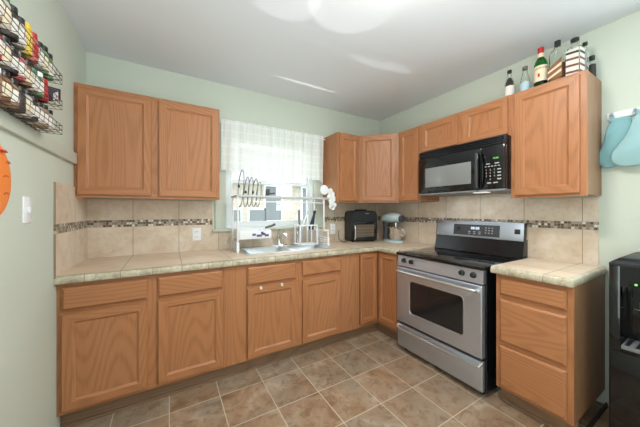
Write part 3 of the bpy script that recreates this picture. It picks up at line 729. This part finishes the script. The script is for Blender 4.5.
fd.box(-w2+.006, -w2+.045, -dp+.0125, -dp-.004, .02, .236, .003).box(w2-.045, w2-.006, -dp+.0125, -dp-.004, .02, .236, .003).box(-w2+.045, w2-.045, -dp+.0125, -dp-.004, .205, .236, .003).box(-w2+.045, w2-.045, -dp+.0125, -dp-.004, .02, .062, .003)
fdo = fd.build('door', M['gloss'], fr_)
MB().box(-w2+.045, w2-.045, -dp+.0125, -dp-.001, .062, .205).build('door_glass', plain('amber_oven_glass', rgb(108, 92, 76), 0.12, 0, 0.6), fdo, smooth=0)
for i in range(3): MB().cyl((-w2+.05, -dp-.0015, .09+i*.035), (w2-.05, -dp-.0015, .09+i*.035), .0018, seg=6).build('rack_bar', M['grey'], fdo)
MB().tube([(-w2+.030, -dp-.002, .205), (-w2+.030, -dp-.028, .19), (-w2+.030, -dp-.030, .12), (-w2+.030, -dp-.028, .05), (-w2+.034, -dp-.002, .03)], .008, 8).build('handle', M['chrome'], fdo)
MB().lathe([(.07, .368), (.075, .378), (.06, .384), (.001, .385)], (0, .0, 0), 24).build('top_vent', M['blackm'], fr_)
cd = tag(MB().tube([(-.70, -.040, 1.04), (-.72, -.06, 1.03), (-.745, -.09, .985), (-.765, -.13, .945), (-.745, -.18, .9185), (-.70, -.19, .9185), (-.672, -.15, .9185), (-.648, -.10, .935), (-.644, -.10, .96)], .0035, 6).build('power_cord', M['blackm']), 'black power cord looping on the worktop left of the black oven', 'cord')

# ------------------------------------------------------------------ stand mixer
mx = thing('stand_mixer', 'pale blue stand mixer with a steel bowl beside the black oven', 'stand mixer', (-.200, -.415, CT+.0005), math.atan2(-.995, -.06))
# local +x points to the bowl side
m = MB()
def ell(cx_, cz_, rx, ry, n=20): return [(cx_+rx*math.cos(2*PI*j/n), ry*math.sin(2*PI*j/n), cz_) for j in range(n)]
m.loft([ell(.015, 0, .150, .080), ell(.015, .010, .152, .082), ell(.015, .022, .146, .076), ell(.012, .028, .12, .06)]).build('base', M['mixer'], mx)
m = MB(); m.loft([ell(-.085, .022, .050, .052), ell(-.090, .10, .038, .040), ell(-.090, .18, .038, .042), ell(-.080, .235, .050, .050)]).build('column', M['dgrey'], mx)
m = MB()
def ring(x, z, ry, rz, n=20): return [(x, ry*math.cos(2*PI*j/n), z+rz*math.sin(2*PI*j/n)) for j in range(n)]
m.loft([ring(-.150, .27, .020, .022), ring(-.140, .272, .045, .044), ring(-.10, .278, .060, .058), ring(-.02, .284, .066, .062), ring(.07, .284, .064, .058), ring(.125, .280, .056, .050), ring(.150, .276, .040, .036)]).build('motor_head', M['mixer'], mx)
MB().loft([ring(.149, .276, .044, .040), ring(.160, .276, .044, .040), ring(.166, .275, .030, .026)]).build('hub_cap', M['dgrey'], mx)
MB().loft([ring(-.135, .258, .050, .006), ring(.13, .262, .0615, .006)]).build('trim_band', M['chrome'], mx)
MB().cyl((.065, 0, .24), (.065, 0, .165), .012, seg=12).build('beater_shaft', M['chrome'], mx)
m = MB(); m.lathe([(.045, .030), (.055, .030), (.075, .060), (.094, .105), (.100, .165), (.104, .170), (.101, .170), (.092, .105), (.073, .062), (.003, .036)], (.065, 0, 0), 32); bwl = m.build('bowl', M['bowl'], mx)
MB().tube([(.155, .0, .155), (.195, 0, .15), (.205, 0, .115), (.185, 0, .085), (.148, 0, .085)], .006, 8).build('bowl_handle', M['chrome'], bwl)

# ------------------------------------------------------------------ bottles on the right wall cabinet
BZ = ZT
BG = 'bottles on the wall cabinet'
def bottle(label, x, y, prof, mat, parts, sq=None, name='glass_bottle', sx=1.0, sy=1.0, rz=0.0):
    r = thing(name, label, 'bottle', (x, y, BZ), rz, BG)
    # the glass is a wall of its own thickness with a hollow inside
    inner = [(max(p[0]-.003, .001), p[1]) for p in prof]; inner[0] = (.001, .006); inner.insert(1, (max(prof[1][0]-.004, .002), .006))
    inner = [inner[0], inner[1]]+inner[3:]
    m = MB(); m.lathe([(.001, 0)]+prof+inner[::-1], (0, 0, 0), 28, sq=sq, sx=sx, sy=sy)
    b = m.build('glass', mat, r, smooth=40)
    for nm, p, mm, kw in parts:
        k = MB(); k.lathe(p, (0, 0, 0), 28, sq=kw.get('sq'), sx=sx, sy=sy); k.build(nm, mm, r, smooth=40)
    return r
def shell(r, z0, z1, t_=.0012): return [(r+.0003, z0), (r+t_, z0), (r+t_, z1), (r+.0003, z1), (r+.0003, z0)]
# 1 small dark drink bottle
bottle('small dark drink bottle with white label, leftmost on the wall cabinet', -.20, -1.622, [(.028, 0), (.030, .004), (.030, .125), (.026, .150), (.013, .185), (.0125, .215)], M['clear'],
       [('drink', [(.001, .007), (.0255, .007), (.0262, .12), (.022, .146), (.011, .172), (.001, .172)], M['cola'], {}), ('label', shell(.030, .03, .105), M['wlabel'], {}), ('cap', [(.001, .212), (.015, .212), (.015, .232), (.001, .233)], M['blackcap'], {})])
bottle('small clear bottle with pale blue label, second from left on the wall cabinet', -.20, -1.722, [(.026, 0), (.028, .004), (.028, .10), (.025, .125), (.015, .172), (.014, .195)], M['clear'],
       [('label', shell(.028, .025, .09), M['blabel'], {}), ('cap', [(.001, .190), (.0165, .190), (.0165, .212), (.001, .213)], M['graycap'], {})])
gb = bottle('tall green whiskey bottle with cream label and red top on the wall cabinet', -.20, -1.815, [(.036, 0), (.038, .005), (.038, .175), (.034, .198), (.018, .232), (.0145, .25), (.0145, .285)], M['greenglass'],
       [('liquor', [(.001, .007), (.0335, .007), (.034, .05), (.001, .05)], M['greenglass'], {}), ('label', shell(.038, .055, .165), M['cream'], {}), ('neck_label', shell(.0155, .228, .258, .003), M['cream'], {}), ('foil_cap', [(.001, .252), (.0165, .252), (.0175, .258), (.0175, .300), (.001, .301)], M['red'], {})])
def wrap_text(body, size, z, rad, ang, mat, parent):
    n = len(body); step = size*.72/rad
    for i, ch in enumerate(body):
        if ch == ' ': continue
        a = ang+(i-(n-1)/2)*step
        text('lettering', ch, size, mat, parent, Matrix.Rotation(a, 4, 'Z') @ Matrix.Translation((0, -rad, z)) @ YX)
va = math.atan2(-1.85+2.5811, -.20+2.5005)   # towards the camera
wrap_text('JAMESON', .016, .145, .0395, math.atan2(-.20+2.5005, 1.0)*0-math.radians(72), M['ink'], gb)
MB().box(-.006, .006, -.0396, -.040, .085, .108).build('crest', M['red'], gb, smooth=0).rotation_euler = (0, 0, -math.radians(88))
sqb = bottle('square clear bottle with slanted brown label and black cap on the wall cabinet', -.20, -1.905, [(.034, 0), (.036, .005), (.036, .205), (.032, .222), (.016, .245), (.014, .255), (.014, .270)], M['clear'],
       [('liquor', [(.001, .007), (.0315, .007), (.032, .055), (.001, .055)], M['amber'], {'sq': 6}), ('cap', [(.001, .262), (.0165, .262), (.0165, .298), (.001, .299)], M['blackcap'], {})], sq=6, rz=-.12)
lb = MB()
q = .0375
for ax in ('front', 'left'):
    if ax == 'front': lb.prism([(-q, .035), (q, .035), (q, .115), (-q, .165)], 'x', -q-.0008, -q)
    else: lb.prism([(-q, .125), (q, .150), (q, .035), (-q, .035)], 'y', -q-.0008, -q)
lb.build('label', M['brownlabel'], sqb, smooth=0)
for z, mm in ((.040, 'cream'), (.062, 'brownlabel'), (.082, 'cream')):
    MB().prism([(-q, z+.030), (q, z), (q, z+.012), (-q, z+.050)], 'x', -q-.0016, -q-.0008).build('label_band', M[mm], sqb, smooth=0)
ssb = bottle('clear square bottle with red and white striped label on the wall cabinet', -.205, -1.992, [(.032, 0), (.034, .005), (.034, .19), (.030, .203), (.018, .212), (.017, .225), (.017, .245)], M['clear'],
       [('stopper', [(.001, .236), (.021, .245), (.021, .262), (.001, .263)], M['blackcap'], {})], sq=8, rz=-.1)
q = .0355
lb = MB().box(-q-.0008, -q, -q+.004, q-.004, .02, .185).box(-q+.004, q-.004, -q-.0008, -q, .02, .185).build('label', M['wlabel'], ssb, smooth=0)
for z, mm in ((.026, 'stripe'), (.068, 'stripe'), (.110, 'stripe'), (.150, 'ink')):
    MB().prism([(-q+.004, z), (q-.004, z+.010), (q-.004, z+.024), (-q+.004, z+.014)], 'x', -q-.0016, -q-.0008).prism([(-q+.004, z), (q-.004, z), (q-.004, z+.014), (-q+.004, z+.014)], 'y', -q-.0016, -q-.0008).build('label_band', M[mm], ssb, smooth=0)
bottle('slim clear bottle with black cap standing behind the striped bottle', -.135, -2.022, [(.018, 0), (.019, .003), (.019, .165), (.016, .185), (.010, .20), (.010, .228)], M['clear'],
       [('cap', [(.001, .222), (.012, .222), (.012, .243), (.001, .244)], M['blackcap'], {})])
bottle('small dark labelled bottle, rightmost behind the others on the wall cabinet', -.085, -2.041, [(.018, 0), (.019, .003), (.019, .105), (.016, .118), (.013, .125), (.013, .138)], M['clear'],
       [('label', shell(.019, .02, .10), M['ink'], {}), ('cap', [(.001, .132), (.015, .132), (.015, .158), (.001, .159)], M['blackcap'], {})])

# ------------------------------------------------------------------ spice rack on the left wall
sr = thing('spice_rack', 'black wire three tier spice rack hung on the left wall', 'spice rack', (XL, -1.18, 0))
Y0, Y1 = -.30, .285      # local extents along the wall
XD = .103
TZ = (1.652, 1.771, 1.895)
MB().tube([(.004, Y1-.02, 1.65), (.004, Y1-.02, 2.03)], .003, 6).tube([(.004, Y0+.02, 1.65), (.004, Y0+.02, 2.03)], .003, 6).build('wall_frame', M['wire'], sr)
for z in TZ:
    m = MB()
    for x in (.006, .03, .055, .08, XD): m.tube([(x, Y0, z), (x, Y1, z)], .0013, 5)
    for dz in (.020, .042): m.tube([(XD, Y0, z+dz), (XD, Y1, z+dz)], .0016, 5).tube([(.006, Y0, z+dz), (XD, Y0, z+dz)], .0016, 5).tube([(.006, Y1, z+dz), (XD, Y1, z+dz)], .0016, 5)
    n = 14
    for i in range(n+1):
        y = Y0+(Y1-Y0)*i/n
        m.tube([(.006, y, z), (XD, y, z), (XD, min(y+.012, Y1), z+.042)], .0011, 5)
    m.build('basket', M['wire'], sr)
cols = dict(w=(rgb(188, 180, 166)), r=rgb(176, 44, 42), y=rgb(222, 190, 70), b=rgb(120, 78, 50), g=rgb(110, 140, 92), k=rgb(52, 46, 44), t=rgb(150, 120, 88), p=rgb(200, 110, 104))
J = {k: plain('spice_'+k, v, 0.5) for k, v in cols.items()}
SG = 'jars on the spice rack'
def jar(label, y, z, h, r, fill, lid, lab, name='spice_jar', sqr=None):
    t_ = thing(name, label, 'jar', (XL+.056, y, z+.0025), 0, SG)
    MB().lathe([(.001, 0), (r-.001, 0), (r, .003), (r, h*.72), (r*.8, h*.80), (r*.8, h*.84), (.001, h*.84)], seg=20, sq=sqr).build('jar_body', J[fill], t_)
    MB().lathe([(.001, h*.81), (r*.92, h*.81), (r*.92, h*.99), (r*.85, h), (.001, h)], seg=20).build('lid', lid, t_)
    if lab: MB().lathe(shell(r, h*.15, h*.60), seg=20, sq=sqr).build('label', lab, t_)
    return t_
lidk, lidg, lidr, lidw = M['blackcap'], plain('green_lid', rgb(66, 120, 92), 0.4), M['red'], M['white']
ordw = ['first', 'second', 'third', 'fourth', 'fifth', 'sixth', 'seventh', 'eighth', 'ninth', 'tenth']
tiers = {
 'bottom': [('w', lidk, M['wlabel'], 'black lidded white labelled'), ('t', lidk, M['wlabel'], 'black lidded tan'), ('w', lidk, M['wlabel'], 'black lidded white'), ('k', lidk, M['wlabel'], 'dark white labelled'), ('w', lidk, M['cream'], 'black lidded cream labelled'),
            ('k', lidk, None, 'plain dark'), ('t', lidk, M['wlabel'], 'tan white labelled'), ('b', lidk, M['cream'], 'brown cream labelled'), ('t', lidw, None, 'tan white lidded'), ('k', lidk, M['wlabel'], 'dark black lidded')],
 'middle': [('r', lidr, None, 'red topped'), ('g', lidw, M['wlabel'], 'pale green labelled'), ('w', lidg, M['wlabel'], 'white green lidded'), ('t', lidk, M['cream'], 'tan black lidded'), ('p', lidk, M['wlabel'], 'pink black lidded'),
            ('k', lidk, M['wlabel'], 'dark white labelled'), ('w', lidk, M['cream'], 'white black lidded'), ('r', lidk, M['wlabel'], 'red black lidded'), ('p', lidr, None, 'pink red lidded')],
 'top': [('g', lidk, M['wlabel'], 'green filled black lidded'), ('g', lidk, M['cream'], 'cream labelled black lidded'), ('w', lidk, M['wlabel'], 'large white black lidded'), ('p', lidr, M['red'], 'red labelled'), ('y', J['y'], None, 'all yellow'),
         ('w', lidk, M['wlabel'], 'white labelled dark lidded'), ('k', lidk, M['wlabel'], 'dark lidded tall'), ('w', lidg, M['cream'], 'green lidded cream'), ('t', lidg, M['wlabel'], 'green lidded tan')]}
for tz, (tn, lst) in zip(TZ, tiers.items()):
    y = -1.18+Y1-.028
    if tn == 'middle': y -= .055
    for i, (fl_, ld, lb_, ds) in enumerate(lst):
        h = {'bottom': .098, 'middle': .100, 'top': .118}[tn]*(1+.06*math.sin(i*2.1)); r = .0235
        jar('%s spice jar, %s from the far end of the %s rack tier' % (ds, ordw[i], tn), y, tz, h, r, fl_, ld, lb_)
        y -= .0535
bx = thing('spice_tin', 'dark blue spice tin lying tilted at the far end of the middle rack tier', 'tin', (XL+.062, -.925, TZ[1]+.060), 0, SG)
bx.rotation_euler = (.5, .15, 0)
MB().box(-.030, .030, -.045, .030, -.024, .024, .004).build('tin_body', plain('navy_tin', rgb(52, 60, 86), 0.4), bx)
MB().box(-.031, .031, .030, .048, -.025, .025, .004).build('tin_lid', M['blackcap'], bx)
MB().box(.030, .0308, -.035, .015, -.016, .016).build('label', M['wlabel'], bx, smooth=0)

# ------------------------------------------------------------------ orange plaque on the left wall
pl = thing('wall_plaque', 'round orange plaque hung on the left wall', 'plaque', (XL, -1.251, 1.395))
m = MB(); m.lathe([(.001, 0), (.150, 0), (.154, .004), (.152, .009), (.12, .016), (.001, .020)], seg=48)
o_ = m.build('disc', M['orange'], pl); o_.rotation_euler = (0, PI/2, 0)
for y, z, l_ in ((.115, .075, .02), (.098, .02, .025), (.10, -.045, .022)):
    MB().tube([(.0185-(.03*abs(y)), y-l_, z-.006), (.0180-(.03*abs(y)), y, z), (.0165-(.03*abs(y)), y+l_*.6, z-.004)], .004, 6).build('mark', M['rust'], pl)
MB().lathe([(.001, 0), (.020, .0), (.016, .006), (.001, .008)], (0, 0, 0), 16).build('red_spot', M['red'], pl).location = (.012, .066, .105)

# ------------------------------------------------------------------ oven mitts on a hook rail
hr = thing('hook_rail', 'white wall rail with small pegs holding the teal oven mitts', 'hook rail', (-.0, -2.30, 1.895))
MB().box(-.001, -.016, .205, -.30, -.021, .021, .003).build('board', M['white'], hr)
for y in (.180, .085, -.01, -.11, -.21): MB().tube([(-.015, y, 0), (-.040, y, .0), (-.048, y, .006)], .006, 8, r1=.009).build('peg', M['steel'], hr)
def smoothpoly(p, it=2):
    for _ in range(it):
        q_ = []
        for i in range(len(p)):
            a, b = p[i], p[(i+1) % len(p)]
            q_ += [(a[0]*.75+b[0]*.25, a[1]*.75+b[1]*.25), (a[0]*.25+b[0]*.75, a[1]*.25+b[1]*.75)]
        p = q_
    return p
M1 = [[-2.107, 1.868], [-2.201, 1.858], [-2.217, 1.775], [-2.186, 1.659], [-2.145, 1.566], [-2.094, 1.554], [-2.062, 1.585], [-2.056, 1.640], [-2.085, 1.727]]
M2 = [[-2.225, 1.882], [-2.314, 1.890], [-2.33, 1.80], [-2.316, 1.629], [-2.273, 1.569], [-2.221, 1.552], [-2.167, 1.554], [-2.125, 1.584], [-2.119, 1.637], [-2.15, 1.690], [-2.19, 1.757]]
for i, (P_, x0, x1, mt, lab_) in enumerate(((M1, -.020, -.044, 'mitt', 'darker teal oven mitt hanging behind at the left of the rail'), (M2, -.052, -.078, 'mitt2', 'pale teal oven mitt hanging in front of the other mitt'))):
    cy_ = sum(p[0] for p in P_)/len(P_)
    o = thing('oven_mitt', lab_, 'oven mitt', (0, cy_, 1.85), 0, 'oven mitts on the rail')
    pp = smoothpoly([(p[0]-cy_, p[1]-1.85) for p in P_], 2)
    MB().prism(pp, 'x', x0, x1, bev=.007).build('mitt_body', M[mt], o, smooth=50)
    cuff = [p for p in P_[:2]]
    a, b = [(p[0]-cy_, p[1]-1.85) for p in cuff]
    MB().tube([((x0+x1)/2, a[0]-.004, a[1]-.006), ((x0+x1)/2, b[0]+.004, b[1]-.006)], .0135, 8).build('cuff_binding', M[mt], o)
    lp = (-.118-2.0, -2.215)[i] - cy_
    MB().tube([((x0+x1)/2, lp, .012), (-.035, lp-.008, .045), (-.035, lp+.008, .045), ((x0+x1)/2, lp+.004, .012)], .0025, 6).build('hanging_loop', M[mt], o)

# ------------------------------------------------------------------ water dispenser
wd = thing('water_dispenser', 'black floor standing water dispenser at the right edge beside the cabinet', 'water dispenser', (-.03, -2.187, 0), -PI/2)
WW, DD, HH = .31, .42, 1.012
m = MB()
# side walls, top, and a front with an alcove
al0, al1, az0, az1 = .040, .270, .575, .885
m.box(0, WW, -.0, -DD+.14, .0, HH-.02).box(0, al0, -DD+.14, -DD, 0, HH-.02, .003).box(al1, WW, -DD+.14, -DD, 0, HH-.02, .003).box(al0, al1, -DD+.14, -DD+.001, 0, az0).box(al0, al1, -DD+.14, -DD+.001, az1, HH-.02)
m.build('body', M['gloss'], wd)
m = MB(); m.loft([[(x, y, z) for x, y in ((i, -i*.3), (WW-i, -i*.3), (WW-i, -DD-.002+i), (i, -DD-.002+i))] for i, z in ((0, HH-.02), (0, HH-.008), (.008, HH), (.03, HH+.018), (.05, HH+.022))]).build('top_cover', M['blackm'], wd)
MB().box(.004, WW-.004, -DD-.0, -DD-.008, .02, az0-.03, .004).build('door', M['gloss'], wd)
MB().box(al0+.004, al1-.004, -DD+.135, -DD-.012, az0-.012, az0+.008, .003).build('drip_tray', M['grey'], wd)
for i in range(6): MB().box(al0+.015+i*.035, al0+.030+i*.035, -DD+.12, -DD-.002, az0+.008, az0+.0095).build('tray_slot', M['blackm'], wd, smooth=0)
MB().box(al0+.06, al1-.06, -DD+.14, -DD+.06, .80, az1, .01).build('spout', M['blackm'], wd)
for x in (.10, .205): MB().cyl((x, -DD+.09, .80), (x, -DD+.09, .77), .010, seg=10).build('nozzle', M['grey'], wd)
MB().box(.010, .018, -DD-.0005, -DD-.002, .945, 1.0, .0005).build('white_sticker', M['white'], wd)
MB().lathe([(.001, 0), (.018, 0), (.018, .001), (.001, .001)], seg=20, sx=1.0, sy=.7).build('oval_badge', M['white'], wd).location = (.085, -DD+.1385, .748)
wd.children[-1].rotation_euler = (PI/2, 0, 0)
for i, x in enumerate((.092, .112, .132)): MB().cyl((x, -DD, .905), (x, -DD-.003, .905), .006, seg=10).build('indicator_light', M['led_green'] if i == 0 else M['dgrey'], wd)
MB().box(.07, .26, -DD+.0005, -DD-.0015, .892, .918, .001).build('button_strip', M['gloss'], wd)

# ------------------------------------------------------------------ ceiling lamp just above the frame
cl = thing('ceiling_lamp', 'round lit ceiling lamp in the middle of the kitchen ceiling', 'lamp', (-1.52, -1.90, H))
MB().lathe([(.001, 0), (.17, 0), (.172, -.030), (.166, -.034), (.152, -.028), (.001, -.028)], seg=40).build('base', M['white'], cl)
MB().lathe([(.001, -.029), (.150, -.029), (.150, -.050), (.12, -.074), (.07, -.086), (.001, -.090)], seg=40).build('lamp_shade', M['lampglass'], cl)
